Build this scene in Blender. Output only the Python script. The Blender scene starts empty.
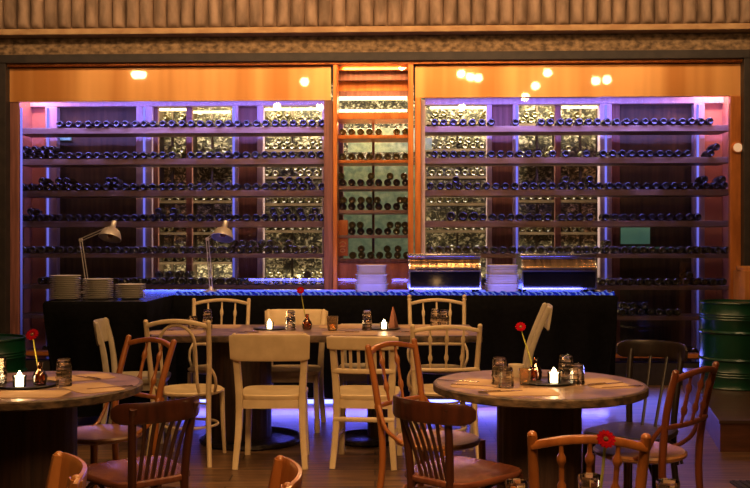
import bpy, bmesh, math, random
from mathutils import Vector, Matrix
random.seed(7)
C = bpy.context.scene.collection
PI = math.pi
H0 = 1.38          # eye height
F = 960.0
YW = 9.5           # distance of the glass wall
PHI = math.radians(2.06)
CP, SP = math.cos(PHI), math.sin(PHI)

# ------------------------------------------------------------------ materials
MATS = {}
def nt(m):
    m.use_nodes = True
    n = m.node_tree.nodes; l = m.node_tree.links
    n.clear()
    out = n.new('ShaderNodeOutputMaterial')
    return n, l, out
def pmat(name, c1, c2=None, scale=8, rough=.5, metal=0, bump=0, stretch=(1,1,1), detail=4, lo=.35, hi=.65,
         emis=None, estr=0, coat=0, spec=.5, tex='noise', rough2=None):
    if name in MATS: return MATS[name]
    m = bpy.data.materials.new(name); n, l, out = nt(m)
    b = n.new('ShaderNodeBsdfPrincipled'); l.new(b.outputs[0], out.inputs[0])
    b.inputs['Base Color'].default_value = (*c1, 1); b.inputs['Roughness'].default_value = rough
    b.inputs['Metallic'].default_value = metal
    b.inputs['Specular IOR Level'].default_value = spec
    b.inputs['Coat Weight'].default_value = coat
    b.inputs['Coat Roughness'].default_value = .15
    if emis:
        b.inputs['Emission Color'].default_value = (*emis, 1); b.inputs['Emission Strength'].default_value = estr
    if c2 or bump:
        tc = n.new('ShaderNodeTexCoord'); mp = n.new('ShaderNodeMapping'); mp.inputs['Scale'].default_value = stretch
        l.new(tc.outputs['Object'], mp.inputs[0])
        if tex == 'voronoi':
            t = n.new('ShaderNodeTexVoronoi'); fo = t.outputs['Distance']
        else:
            t = n.new('ShaderNodeTexNoise'); t.inputs['Detail'].default_value = detail; fo = t.outputs['Fac']
        t.inputs['Scale'].default_value = scale
        l.new(mp.outputs[0], t.inputs['Vector'])
        if c2:
            r = n.new('ShaderNodeValToRGB'); r.color_ramp.elements[0].position = lo; r.color_ramp.elements[1].position = hi
            r.color_ramp.elements[0].color = (*c1, 1); r.color_ramp.elements[1].color = (*c2, 1)
            l.new(fo, r.inputs[0]); l.new(r.outputs[0], b.inputs['Base Color'])
        if rough2 is not None:
            mr = n.new('ShaderNodeMapRange'); mr.inputs['To Min'].default_value = rough; mr.inputs['To Max'].default_value = rough2
            l.new(fo, mr.inputs['Value']); l.new(mr.outputs[0], b.inputs['Roughness'])
        if bump:
            bp = n.new('ShaderNodeBump'); bp.inputs['Strength'].default_value = bump; bp.inputs['Distance'].default_value = .02
            l.new(fo, bp.inputs['Height']); l.new(bp.outputs[0], b.inputs['Normal'])
    MATS[name] = m; return m
def emat(name, col, st):
    if name in MATS: return MATS[name]
    m = bpy.data.materials.new(name); n, l, out = nt(m)
    e = n.new('ShaderNodeEmission'); e.inputs[0].default_value = (*col, 1); e.inputs[1].default_value = st
    l.new(e.outputs[0], out.inputs[0]); MATS[name] = m; return m
def glassmat(name, tint=(1,1,1), ior=1.5, rough=0.0, gain=1.0, bump=0):
    if name in MATS: return MATS[name]
    m = bpy.data.materials.new(name); n, l, out = nt(m)
    t = n.new('ShaderNodeBsdfTransparent'); t.inputs[0].default_value = (*tint, 1)
    g = n.new('ShaderNodeBsdfGlossy'); g.inputs['Roughness'].default_value = rough
    f = n.new('ShaderNodeFresnel'); f.inputs[0].default_value = ior
    mu = n.new('ShaderNodeMath'); mu.operation = 'MULTIPLY'; mu.inputs[1].default_value = gain; mu.use_clamp = True
    mx = n.new('ShaderNodeMixShader')
    l.new(f.outputs[0], mu.inputs[0]); l.new(mu.outputs[0], mx.inputs[0]); l.new(t.outputs[0], mx.inputs[1]); l.new(g.outputs[0], mx.inputs[2])
    if bump:
        tc = n.new('ShaderNodeTexCoord'); no = n.new('ShaderNodeTexNoise'); no.inputs['Scale'].default_value = 5
        bp = n.new('ShaderNodeBump'); bp.inputs['Strength'].default_value = bump; bp.inputs['Distance'].default_value = .01
        l.new(tc.outputs['Object'], no.inputs['Vector']); l.new(no.outputs['Fac'], bp.inputs['Height']); l.new(bp.outputs[0], g.inputs['Normal'])
    l.new(mx.outputs[0], out.inputs[0]); MATS[name] = m; return m

def wood(name, a, b, rough=.4, scale=5, stretch=(6,6,.8), coat=.3, bump=.1):
    return pmat(name, a, b, scale=scale, rough=rough, stretch=stretch, coat=coat, bump=bump, detail=6, lo=.3, hi=.7)

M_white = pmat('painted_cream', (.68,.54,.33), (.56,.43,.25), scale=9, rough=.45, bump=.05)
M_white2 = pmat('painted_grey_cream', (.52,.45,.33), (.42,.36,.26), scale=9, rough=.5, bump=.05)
M_orange = wood('honey_wood', (.34,.125,.03), (.22,.07,.017), rough=.3)
M_tan = wood('tan_wood', (.50,.22,.06), (.38,.15,.04), rough=.3)
M_red = wood('red_brown_wood', (.18,.052,.017), (.11,.028,.01), rough=.28)
M_dark = wood('dark_brown_wood', (.06,.017,.008), (.028,.009,.005), rough=.3)
M_black = wood('near_black_wood', (.022,.012,.008), (.009,.006,.005), rough=.4, coat=.05)
M_seatred = wood('polished_seat_wood', (.20,.07,.035), (.11,.033,.018), rough=.25, stretch=(6,1,1))
M_seattan = wood('pale_seat_wood', (.34,.17,.07), (.22,.09,.035), rough=.3, stretch=(1,6,1))
M_cloth = pmat('black_cloth', (.0035,.0035,.004), (.006,.006,.007), scale=30, rough=.9, bump=.1, spec=.1)
M_chrome = pmat('brushed_steel', (.7,.7,.72), (.55,.55,.58), scale=20, rough=.22, metal=1, stretch=(1,20,20))
M_blackgl = pmat('black_glass_hood', (.006,.006,.008), (.01,.01,.012), scale=3, rough=.08, spec=.6)
M_china = pmat('white_china', (.72,.68,.6), (.65,.62,.55), scale=6, rough=.25)
M_copper = pmat('copper_sheet', (1.0,.56,.2), (.60,.26,.06), scale=1.3, rough=.34, metal=.35, stretch=(2.2,1,.12), bump=.03, detail=3, rough2=.42, coat=1)  # streak contrast in the colour stands in for vertical lamp reflections
for _n in M_copper.node_tree.nodes:
    if _n.type == 'BSDF_PRINCIPLED': _n.inputs['Coat Roughness'].default_value = .035; _n.inputs['Coat IOR'].default_value = 1.8
M_cop2 = pmat('copper_post', (.75,.28,.07), (.5,.17,.04), scale=5, rough=.35, metal=.5, stretch=(3,3,.5))
M_frame = pmat('dark_frame', (.035,.026,.02), (.02,.015,.012), scale=12, rough=.6)
M_rib = pmat('ribbed_plaster', (.37,.26,.18), (.17,.115,.075), scale=6, rough=.75, stretch=(1.2,2,.5), bump=.1, detail=8)
M_ledge = pmat('ledge_plaster', (.48,.32,.16), (.34,.2,.09), scale=6, rough=.7, stretch=(1,1,2), bump=.2)
M_stone = pmat('rough_stone_band', (.085,.055,.03), (.32,.22,.12), scale=22, rough=.85, bump=.6, detail=10, stretch=(.7,1,1))
M_shelf = pmat('shelf_wood', (.34,.22,.16), (.22,.13,.09), scale=6, rough=.5, stretch=(.4,3,3))
M_paint = pmat('cellar_frame_paint', (.62,.5,.55), (.5,.38,.42), scale=7, rough=.55, stretch=(3,3,.4))
M_cwood = pmat('cellar_wood', (.28,.12,.09), (.16,.065,.05), scale=6, rough=.5, stretch=(6,3,.4))
M_pink = pmat('cellar_plaster', (.6,.3,.22), (.48,.22,.16), scale=3, rough=.8)
M_curtain = pmat('brown_panel', (.10,.065,.03), (.045,.03,.015), scale=5, rough=.6, stretch=(5,1,.3))
M_bottle = pmat('dark_bottle_glass', (.016,.013,.010), (.026,.018,.016), scale=4, rough=.24, spec=.6)
M_bottle2 = pmat('olive_bottle_glass', (.05,.05,.015), (.09,.07,.02), scale=4, rough=.15, spec=.9)
M_green = pmat('green_drum_paint', (.004,.055,.022), (.003,.035,.015), scale=6, rough=.3, spec=.6)
M_glass = glassmat('window_glass', (.96,.96,.97), 1.5, .012, 1.5)
M_cup = glassmat('thin_cup_glass', (.985,.98,.97), 1.5, .05, 1.5)
M_tumbler = pmat('tumbler_glass', (.98,.97,.95), None, rough=.02)
for _n in M_tumbler.node_tree.nodes:
    if _n.type == 'BSDF_PRINCIPLED': _n.inputs['Transmission Weight'].default_value = 1; _n.inputs['IOR'].default_value = 1.5
M_amber = glassmat('amber_glass', (.98,.75,.4), 1.5, .05, 2.5)
M_brownv = glassmat('brown_vase_glass', (.8,.5,.32), 1.5, .05, 3)
M_led = emat('blue_led', (.16,.2,1.0), 5)
M_ledv = emat('violet_led', (.25,.24,1.0), 1.5)
_n = M_ledv.node_tree.nodes; _l = M_ledv.node_tree.links
_tc = _n.new('ShaderNodeTexCoord'); _sx = _n.new('ShaderNodeSeparateXYZ'); _mr = _n.new('ShaderNodeMapRange')
_mr.inputs['From Min'].default_value = .4; _mr.inputs['From Max'].default_value = 2.8; _mr.inputs['To Min'].default_value = .12; _mr.inputs['To Max'].default_value = 1.5
_l.new(_tc.outputs['Object'], _sx.inputs[0]); _l.new(_sx.outputs['Z'], _mr.inputs['Value'])
_l.new(_mr.outputs[0], [q for q in _n if q.type == 'EMISSION'][0].inputs[1])
M_warm = emat('warm_tube', (1,.72,.36), 7)
M_wax = emat('glowing_wax', (1,.80,.45), 7)
M_flame = emat('flame', (1,.78,.4), 30)
M_redp = pmat('red_petal', (.36,.004,.012), (.22,.003,.008), scale=20, rough=.8, spec=.05)
M_stem = pmat('yellow_green_stem', (.42,.40,.06), (.3,.32,.05), scale=20, rough=.5)
M_core = pmat('flower_core', (.1,.04,.02), (.2,.1,.03), scale=50, rough=.8)
M_paper = pmat('paper_mat', (.46,.31,.17), (.34,.22,.115), scale=5, rough=.8)
M_slab = pmat('mottled_table_top', (.30,.19,.11), (.12,.075,.045), scale=9, rough=.38, bump=.05, detail=8, coat=.15)
M_edge = pmat('worn_table_edge', (.14,.09,.05), (.03,.02,.012), scale=20, rough=.5, bump=.3, stretch=(1,1,2))
M_stave = pmat('barrel_staves', (.05,.022,.012), (.02,.009,.006), scale=5, rough=.55, stretch=(8,8,.6), bump=.3)
M_iron = pmat('cast_iron', (.05,.035,.025), (.015,.011,.01), scale=30, rough=.4, metal=.6, bump=.5)
M_steelc = pmat('cutlery_steel', (.6,.5,.4), None, rough=.25, metal=1)
M_darkplate = pmat('dark_plate', (.03,.025,.02), None, rough=.3)
M_nap = pmat('terracotta_napkin', (.16,.06,.035), (.11,.04,.022), scale=10, rough=.85)
M_mat = pmat('rubber_mat', (.02,.018,.016), (.035,.03,.028), scale=60, rough=.8, bump=.5)
M_room = pmat('dark_room_wall', (.10,.06,.035), (.07,.04,.025), scale=2, rough=.8)
M_ceil = pmat('dark_ceiling', (.05,.035,.025), (.035,.025,.018), scale=2, rough=.9)
M_teal = pmat('green_pane', (.36,.48,.30), (.12,.20,.13), scale=14, rough=.4, emis=(.22,.36,.22), estr=.22, bump=.3, detail=8)  # green lighting of the glass is put into its colour and glow
M_lampsh = pmat('lamp_shade_metal', (.6,.55,.5), (.5,.46,.42), scale=5, rough=.35, metal=.5)
M_lampin = pmat('lamp_inside', (.25,.10,.04), None, rough=.5)

def straw():
    m = bpy.data.materials.new('backlit_straw_wall'); n, l, out = nt(m)
    b = n.new('ShaderNodeBsdfPrincipled'); b.inputs['Roughness'].default_value = .5; l.new(b.outputs[0], out.inputs[0])
    tc = n.new('ShaderNodeTexCoord'); mp = n.new('ShaderNodeMapping'); mp.inputs['Scale'].default_value = (1,1,1.3)
    l.new(tc.outputs['Object'], mp.inputs[0])
    a = n.new('ShaderNodeTexNoise'); a.inputs['Scale'].default_value = 17; a.inputs['Detail'].default_value = 8; a.inputs['Distortion'].default_value = 1.6
    v = n.new('ShaderNodeTexVoronoi'); v.inputs['Scale'].default_value = 15
    l.new(mp.outputs[0], a.inputs['Vector']); l.new(mp.outputs[0], v.inputs['Vector'])
    mx = n.new('ShaderNodeMath'); mx.operation = 'MULTIPLY_ADD'; mx.inputs[1].default_value = -.25
    l.new(v.outputs['Distance'], mx.inputs[0]); l.new(a.outputs['Fac'], mx.inputs[2])
    r = n.new('ShaderNodeValToRGB'); e = r.color_ramp.elements
    e[0].position = .30; e[0].color = (.03,.025,.012,1); e[1].position = .56; e[1].color = (.95,.86,.58,1)
    k = e.new(.42); k.color = (.22,.19,.09,1)
    l.new(mx.outputs[0], r.inputs[0]); l.new(r.outputs[0], b.inputs['Base Color'])
    bp = n.new('ShaderNodeBump'); bp.inputs['Strength'].default_value = .6; bp.inputs['Distance'].default_value = .03
    l.new(a.outputs['Fac'], bp.inputs['Height']); l.new(bp.outputs[0], b.inputs['Normal'])
    return m
M_straw = straw()

def floormat():
    m = bpy.data.materials.new('plank_floor'); n, l, out = nt(m)
    b = n.new('ShaderNodeBsdfPrincipled'); l.new(b.outputs[0], out.inputs[0])
    tc = n.new('ShaderNodeTexCoord'); mp = n.new('ShaderNodeMapping')
    l.new(tc.outputs['Object'], mp.inputs[0])
    br = n.new('ShaderNodeTexBrick'); br.inputs['Scale'].default_value = 1
    br.inputs['Brick Width'].default_value = 1.7; br.inputs['Row Height'].default_value = .14
    br.inputs['Mortar Size'].default_value = .004; br.inputs['Color1'].default_value = (.21,.12,.06,1)
    br.inputs['Color2'].default_value = (.13,.07,.035,1); br.inputs['Mortar'].default_value = (.02,.012,.008,1)
    l.new(mp.outputs[0], br.inputs['Vector'])
    mp2 = n.new('ShaderNodeMapping'); mp2.inputs['Scale'].default_value = (1.2,16,1); l.new(tc.outputs['Object'], mp2.inputs[0])
    no = n.new('ShaderNodeTexNoise'); no.inputs['Scale'].default_value = 2.2; no.inputs['Detail'].default_value = 8
    l.new(mp2.outputs[0], no.inputs['Vector'])
    r = n.new('ShaderNodeValToRGB'); r.color_ramp.elements[0].position = .35; r.color_ramp.elements[1].position = .7
    r.color_ramp.elements[0].color = (.42,.42,.42,1); r.color_ramp.elements[1].color = (1.25,1.2,1.1,1)
    l.new(no.outputs['Fac'], r.inputs[0])
    mx = n.new('ShaderNodeMix'); mx.data_type = 'RGBA'; mx.blend_type = 'MULTIPLY'; mx.inputs[0].default_value = 1
    l.new(br.outputs['Color'], mx.inputs[6]); l.new(r.outputs[0], mx.inputs[7]); l.new(mx.outputs[2], b.inputs['Base Color'])
    b.inputs['Roughness'].default_value = .42
    bp = n.new('ShaderNodeBump'); bp.inputs['Strength'].default_value = .25; bp.inputs['Distance'].default_value = .01
    l.new(no.outputs['Fac'], bp.inputs['Height']); l.new(bp.outputs[0], b.inputs['Normal'])
    return m
M_floor = floormat()
def presseed(m, a=.13):
    n = m.node_tree.nodes; l = m.node_tree.links; out = [q for q in n if q.type == 'OUTPUT_MATERIAL'][0]
    src = out.inputs[0].links[0].from_socket
    d = n.new('ShaderNodeBsdfDiffuse'); d.inputs[0].default_value = (.9,.85,.78,1); mx = n.new('ShaderNodeMixShader'); mx.inputs[0].default_value = a
    l.new(src, mx.inputs[1]); l.new(d.outputs[0], mx.inputs[2]); l.new(mx.outputs[0], out.inputs[0])
presseed(M_amber, .06)
def ropemat():
    m = bpy.data.materials.new('blue_rope_light'); n, l, out = nt(m)
    tc = n.new('ShaderNodeTexCoord'); w = n.new('ShaderNodeTexWave'); w.inputs['Scale'].default_value = 13; w.inputs['Distortion'].default_value = 2.5; w.inputs['Detail Scale'].default_value = 3
    w.bands_direction = 'DIAGONAL'
    l.new(tc.outputs['Object'], w.inputs['Vector'])
    r = n.new('ShaderNodeValToRGB'); r.color_ramp.elements[0].position = .45; r.color_ramp.elements[1].position = 1
    r.color_ramp.elements[0].color = (.012,.03,.5,1); r.color_ramp.elements[1].color = (.3,.42,1,1)
    l.new(w.outputs['Fac'], r.inputs[0])
    e = n.new('ShaderNodeEmission'); e.inputs[1].default_value = .5; l.new(r.outputs[0], e.inputs[0]); l.new(e.outputs[0], out.inputs[0])
    return m
M_rope = ropemat()

# ------------------------------------------------------------------ mesh helpers
class MB:
    def __init__(s): s.bm = bmesh.new(); s.mats = []
    def box(s, x0, x1, y0, y1, z0, z1, M=None, bev=0):
        vs = [s.bm.verts.new(p) for p in [(x0,y0,z0),(x1,y0,z0),(x1,y1,z0),(x0,y1,z0),(x0,y0,z1),(x1,y0,z1),(x1,y1,z1),(x0,y1,z1)]]
        if M is not None:
            for v in vs: v.co = M @ v.co
        fs = [s.bm.faces.new([vs[i] for i in f]) for f in [(0,3,2,1),(4,5,6,7),(0,1,5,4),(1,2,6,5),(2,3,7,6),(3,0,4,7)]]
        if bev:
            es = list({e for f in fs for e in f.edges})
            bmesh.ops.bevel(s.bm, geom=es, offset=bev, segments=2, affect='EDGES', profile=.6)
        return s
    def sweep(s, pts, w, h=None, up=(0,0,1), seg=8, closed=False, power=1.0):
        """w,h: half sizes (scalar or list). power<1 gives a squarer section."""
        pts = [Vector(p) for p in pts]; N = len(pts); h = w if h is None else h
        W = w if isinstance(w, (list,tuple)) else [w]*N
        Hh = h if isinstance(h, (list,tuple)) else [h]*N
        up = Vector(up); rings = []
        for i, p in enumerate(pts):
            if closed: t = pts[(i+1)%N] - pts[i-1]
            else: t = pts[min(i+1,N-1)] - pts[max(i-1,0)]
            t.normalize()
            side = t.cross(up)
            if side.length < 1e-4: side = t.cross(Vector((0,1,0)))
            side.normalize(); u2 = side.cross(t).normalized()
            ring = []
            for k in range(seg):
                a = 2*PI*(k+.5)/seg; c, d = math.cos(a), math.sin(a)
                if power != 1: c = math.copysign(abs(c)**power, c); d = math.copysign(abs(d)**power, d)
                ring.append(s.bm.verts.new(p + side*c*W[i] + u2*d*Hh[i]))
            rings.append(ring)
        R = N if closed else N-1
        for i in range(R):
            a, b = rings[i], rings[(i+1)%N]
            for k in range(seg): s.bm.faces.new((a[k], a[(k+1)%seg], b[(k+1)%seg], b[k]))
        if not closed:
            s.bm.faces.new(rings[0][::-1]); s.bm.faces.new(rings[-1])
        return s
    def lathe(s, prof, seg=20, o=(0,0,0), axis='z', sx=1, sy=1):
        """prof: list of (r, h)"""
        o = Vector(o); rings = []
        for r, h in prof:
            ring = []
            if r < 1e-5:
                p = (0,0,h); ring = [s.bm.verts.new(s._ax(p, axis)+o)]
            else:
                for k in range(seg):
                    a = 2*PI*k/seg
                    ring.append(s.bm.verts.new(s._ax((r*math.cos(a)*sx, r*math.sin(a)*sy, h), axis)+o))
            rings.append(ring)
        for a, b in zip(rings, rings[1:]):
            if len(a) == 1 and len(b) == 1: continue
            for k in range(seg):
                k2 = (k+1) % seg
                if len(a) == 1: s.bm.faces.new((a[0], b[k2], b[k]))
                elif len(b) == 1: s.bm.faces.new((a[k], a[k2], b[0]))
                else: s.bm.faces.new((a[k], a[k2], b[k2], b[k]))
        return s
    def _ax(s, p, axis):
        if axis == 'z': return Vector(p)
        if axis == 'y': return Vector((p[0], p[2], -p[1]))   # height along +y
        if axis == 'x': return Vector((p[2], p[1], -p[0]))
    def prism(s, poly, z0, z1):
        a = [s.bm.verts.new((x,y,z0)) for x,y in poly]; b = [s.bm.verts.new((x,y,z1)) for x,y in poly]
        n = len(poly)
        s.bm.faces.new(a[::-1]); s.bm.faces.new(b)
        for k in range(n): s.bm.faces.new((a[k], a[(k+1)%n], b[(k+1)%n], b[k]))
        return s
    def xprism(s, poly, x0, x1):   # polygon in (y,z) extruded along x
        a = [s.bm.verts.new((x0,y,z)) for y,z in poly]; b = [s.bm.verts.new((x1,y,z)) for y,z in poly]
        n = len(poly)
        s.bm.faces.new(a); s.bm.faces.new(b[::-1])
        for k in range(n): s.bm.faces.new((a[k], b[k], b[(k+1)%n], a[(k+1)%n]))
        return s
    def build(s, name, mat, parent=None, smooth=True, loc=(0,0,0), rz=0):
        me = bpy.data.meshes.new(name)
        bmesh.ops.recalc_face_normals(s.bm, faces=s.bm.faces)
        s.bm.to_mesh(me); s.bm.free(); me.materials.append(mat)
        if smooth:
            for p in me.polygons: p.use_smooth = True
            me.set_sharp_from_angle(angle=math.radians(40))
        o = bpy.data.objects.new(name, me); C.objects.link(o)
        o.location = loc; o.rotation_euler = (0,0,rz)
        if parent: o.parent = parent
        return o
def smoothpts(ps, n=6):
    ps = [Vector(p) for p in ps]; out = []
    for i in range(len(ps)-1):
        p0 = ps[max(i-1,0)]; p1 = ps[i]; p2 = ps[i+1]; p3 = ps[min(i+2,len(ps)-1)]
        for k in range(n):
            t = k/n
            out.append(.5*((2*p1)+(p2-p0)*t+(2*p0-5*p1+4*p2-p3)*t*t+(3*p1-p0-3*p2+p3)*t**3))
    out.append(ps[-1]); return out
def tag(o, label=None, cat=None, group=None, kind=None):
    if label: o['label'] = label
    if cat: o['category'] = cat
    if group: o['group'] = group
    if kind: o['kind'] = kind
    return o
def thing(name, label, cat, loc=(0,0,0), rz=0, group=None):
    o = bpy.data.objects.new(name, None); C.objects.link(o); o.empty_display_size = .05
    o.location = loc; o.rotation_euler = (0,0,rz)
    return tag(o, label, cat, group)
def copy_tree(o, parent=None):
    c = o.copy(); C.objects.link(c)
    if parent: c.parent = parent
    for ch in list(o.children): copy_tree(ch, c)
    return c
def place(o, loc, rz=0, label=None, group=None):
    o.location = loc; o.rotation_euler = (0,0,rz)
    if label: o['label'] = label
    if group: o['group'] = group
    return o

# a point seen at pixel px at distance y
def X(px, y): return (px-375)*y/F
def Z(py, y): return H0-(py-244)*y/F
# wall frame: u along the wall, v into the cellar
def U(px, v=0):
    a = (px-375)/F; t = (YW*CP+v)/(a*SP+CP)
    return t*a*CP-(t-YW)*SP
def ZW(py, v=0): return H0-(py-244)*(YW+v)/F
def WP(u, v, z): return (u*CP+v*SP, YW-u*SP+v*CP, z)
def wb(name, mat, boxes, kind='structure', parent=None, bev=0, smooth=False):
    m = MB()
    for b in boxes: m.box(*b, bev=bev)
    o = m.build(name, mat, parent, smooth)
    if not parent:
        o.location = (0,YW,0); o.rotation_euler = (0,0,-PHI)
        if kind: o['kind'] = kind
    return o
def pb(px0, px1, py0, py1, v0, v1):   # box whose front face fills these pixels
    return (U(px0,v0), U(px1,v0), v0, v1, ZW(py1,v0), ZW(py0,v0))

# ------------------------------------------------------------------ setting
fl = MB().box(-5.2,5.2,-3.2,12.2,-.06,0).build('floor', M_floor); fl['kind'] = 'structure'
cl = MB().box(-5.2,5.2,-3.2,9.0,4.7,4.78).build('ceiling', M_ceil); cl['kind'] = 'structure'
for nme, b in (('wall_left', (-5.2,-5.1,-3.2,12.2,0,4.7)), ('wall_right', (5.1,5.2,-3.2,12.2,0,4.7)), ('wall_front', (-5.1,5.1,-3.2,-3.1,0,4.7))):
    MB().box(*b).build(nme, M_room)['kind'] = 'structure'
# back wall around the glazed opening
wb('wall_back', M_frame, [pb(-130,5,52,400,-.04,.14), pb(745,870,52,400,-.04,.14), pb(-130,870,-110,52,0,.14)])
wb('trim_1', M_stone, [(U(-60),U(810),-.045,.0,ZW(54),ZW(34))])
# ribbed band and ledge
def ribs():
    m = MB(); v0 = -.19
    zt, zb = ZW(-70,v0), ZW(25.5,v0)
    u0, u1 = U(-40,v0), U(800,v0); n = 60; w = (u1-u0)/n; r = w*.5
    K = 8; cols = []
    hs = [0,.012,.03,.055,.09,.14,.5,1]
    for i in range(n*K+1):
        ph = (i % K)/K; u = u0+i*w/K; d = math.sin(PI*ph)**.5
        col = []
        for hgt in hs:
            e = min(1, hgt/.055); cut = math.sqrt(max(0, 1-(1-e)**2))
            col.append(m.bm.verts.new((u, v0+.085-.08*d*cut, zb+hgt*(zt-zb))))
        cols.append(col)
    for a, b in zip(cols, cols[1:]):
        for k in range(len(hs)-1): m.bm.faces.new((a[k], b[k], b[k+1], a[k+1]))
    o = m.build('trim_2', M_rib); o.location = (0,YW,0); o.rotation_euler = (0,0,-PHI); o['kind'] = 'structure'
ribs()
wb('trim_3', M_ledge, [(U(-60,-.20),U(810,-.20),-.20,-.02,ZW(32,-.20),ZW(26,-.20))], bev=.008)
wb('trim_4', M_frame, [(U(-60,-.1),U(810,-.1),-.1,-.02,ZW(27,-.1),ZW(-110,-.1))])
wb('trim_5', M_frame, [pb(0,750,52,60.5,-.14,.10), pb(-2,5.5,52,400,-.13,.06), pb(744,752,52,400,-.13,.06)], bev=.006)
wb('trim_6', M_cop2, [pb(5.5,744,60.5,64,-.09,.08)], bev=.004)
# copper fascia panels
wb('trim_7', M_copper, [pb(7,331,66,100,-.03,.02)], bev=.003)
wb('trim_8', M_copper, [pb(415,742,66,98,-.03,.02)], bev=.003)
wb('trim_9', M_frame, [pb(5.5,333,64,66,-.02,.05), pb(413,744,64,66,-.02,.05), pb(414,415.2,64,100,-.035,.05),pb(6,7,64,100,-.035,.05)])
# jambs and posts
wb('trim_10', M_cop2, [pb(333,337,61,378,-.08,.12), pb(408,413.5,61,378,-.08,.12)], bev=.006)
wb('trim_11', M_cwood, [pb(324,333,100,378,-.03,.14), pb(8,19,100,378,-.02,.015)], bev=.006)
wb('trim_12', M_cop2, [pb(415,421,98,378,-.05,.12), pb(730.5,741,98,378,-.05,.015)], bev=.006)
wb('trim_13', M_paint, [pb(421,425,100,350,0,.14), pb(741,744,98,378,-.02,.12), pb(6,9,100,378,-.02,.12)])
wb('trim_14', M_frame, [pb(0,750,362,400,-.02,.12)])
wb('trim_15', M_cop2, [pb(5,332,353,357,-.05,.12), pb(415,744,353,357,-.05,.12)], bev=.003)
# glazing
for k, (a, b, t, bo) in enumerate(((9,324,100,354), (337,408,64,354), (421,741,98,354))):
    u0, u1, z0, z1 = U(a), U(b), ZW(bo), ZW(t)
    o = wb('window_%d' % (k+1), M_glass, [(u0,u1,.0,.008,z0,z1)], smooth=False)
# cellar shell
VB = 2.1
wb('wall_cellar_back', M_straw, [(U(-20,VB),U(770,VB),VB,VB+.1,0,3.35)])
wb('wall_cellar_left', M_pink, [(U(-2),U(4),.14,VB,0,3.35)])
wb('wall_cellar_right', M_pink, [(U(746),U(752),.14,VB,0,3.35)])
wb('ceiling_cellar', M_ceil, [(U(-2),U(752),.14,VB,3.35,3.42)])
# inner partition posts (violet lit)
V1 = .72
wb('trim_16', M_pink, [pb(-20,45,100,400,V1,V1+.1)])
wb('trim_17', M_pink, [pb(704,770,100,400,V1,V1+.1)])
wb('trim_18', M_paint, [pb(-20,330,84,105,V1-.05,V1+.06), pb(425,770,84,105,V1-.05,V1+.06),
    pb(45,57,105,385,V1-.06,V1+.08), pb(136,152,105,385,V1-.06,V1+.08), pb(232,238,105,385,V1-.06,V1+.08), pb(257,263,105,385,V1-.06,V1+.08),
    pb(322,332,105,385,V1-.06,V1+.08),
    pb(487,492,105,385,V1-.06,V1+.08), pb(513,519,105,385,V1-.06,V1+.08), pb(600,612,105,385,V1-.06,V1+.08), pb(694,705,105,385,V1-.06,V1+.08)], bev=.008)
wb('trim_19', M_cwood, [pb(238,257,105,385,V1,V1+.08), pb(492,513,105,385,V1,V1+.08), pb(555,561,105,385,V1,V1+.06), pb(186,192,105,385,V1,V1+.06), pb(153,158,105,385,V1,V1+.06), pb(612,620,105,385,V1,V1+.06)], bev=.006)
wb('trim_20', M_curtain, [pb(57,136,105,385,V1+.03,V1+.07), pb(620,694,105,385,V1+.03,V1+.07)])
# led strips on posts
for k, px in enumerate((47.5, 144, 233.5, 517, 606, 698, 21.2)):
    o = wb('led_strip', M_ledv, [pb(px-.9,px+.9,106,384 if px > 30 else 350,V1-.075 if px > 30 else .13,V1-.062 if px > 30 else .14)], kind=None)
    tag(o, ['thin violet LED strip on the post second from the left jamb','thin violet LED strip on the cellar post above the left desk lamp','thin violet LED strip on the cellar post left of the warm rack','thin violet LED strip on the post behind the gap between ovens','thin blue LED strip on the post left of the green pane','thin violet LED strip on the cellar post nearest the right jamb','thin violet LED strip at the outermost left jamb'][k], 'led strip', 'vertical LED strips in the wine cellar')
# warm tubes near the cellar ceiling
for k, (a, b, y) in enumerate(((264,320,108.5), (430,490,108), (562,600,108), (155,186,108.5), (192,230,111))):
    o = wb('light_tube', M_warm, [pb(a,b,y-1.0,y+1.0,1.45,1.48)], kind=None)
    wb('bracket', M_frame, [pb((a+b)/2-1,(a+b)/2+1,60,y,1.45,1.48)], parent=o)
    tag(o, 'warm glowing cellar tube, ' + ['left bay beside the centre post','right bay beside the centre post','right bay between the wood post and the blue LED post','left bay, nearest the left dark panel','left bay, dimmer one over the middle opening'][k], 'tube light', 'warm tubes in the cellar')
# back racks in the cellar
V2 = 1.5
k = 0
RACKS = [(263,321), (428,487), (158,186), (192,232), (519,555), (561,600)]
for a, b in RACKS:
    bx = []
    for y in ((122,149,176,203,230,256,283) if a in (263,428) else (124,158,200,232,262)):
        bx.append(pb(a-2,b+2,y,y+2.6,V2,V2+.35))
    bx.append(pb((a+b)/2-1,(a+b)/2+1,100,378,V2+.3,V2+.35)); bx.append(pb(a-3,a-1.5,100,378,V2,V2+.35)); bx.append(pb(b+1.5,b+3,100,378,V2,V2+.35))
    o = wb('bottle_rack', pmat('rack_wood', (.13,.09,.045), (.07,.045,.02), scale=6, rough=.6), bx, kind=None)
    tag(o, 'rear cellar bottle rack, ' + ['left bay beside the centre post','right bay beside the centre post','left bay, left of the thin wood post','left bay, right of the thin wood post','right bay, left of the thin wood post','right bay beside the blue LED post'][k], 'rack'); k += 1
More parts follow.
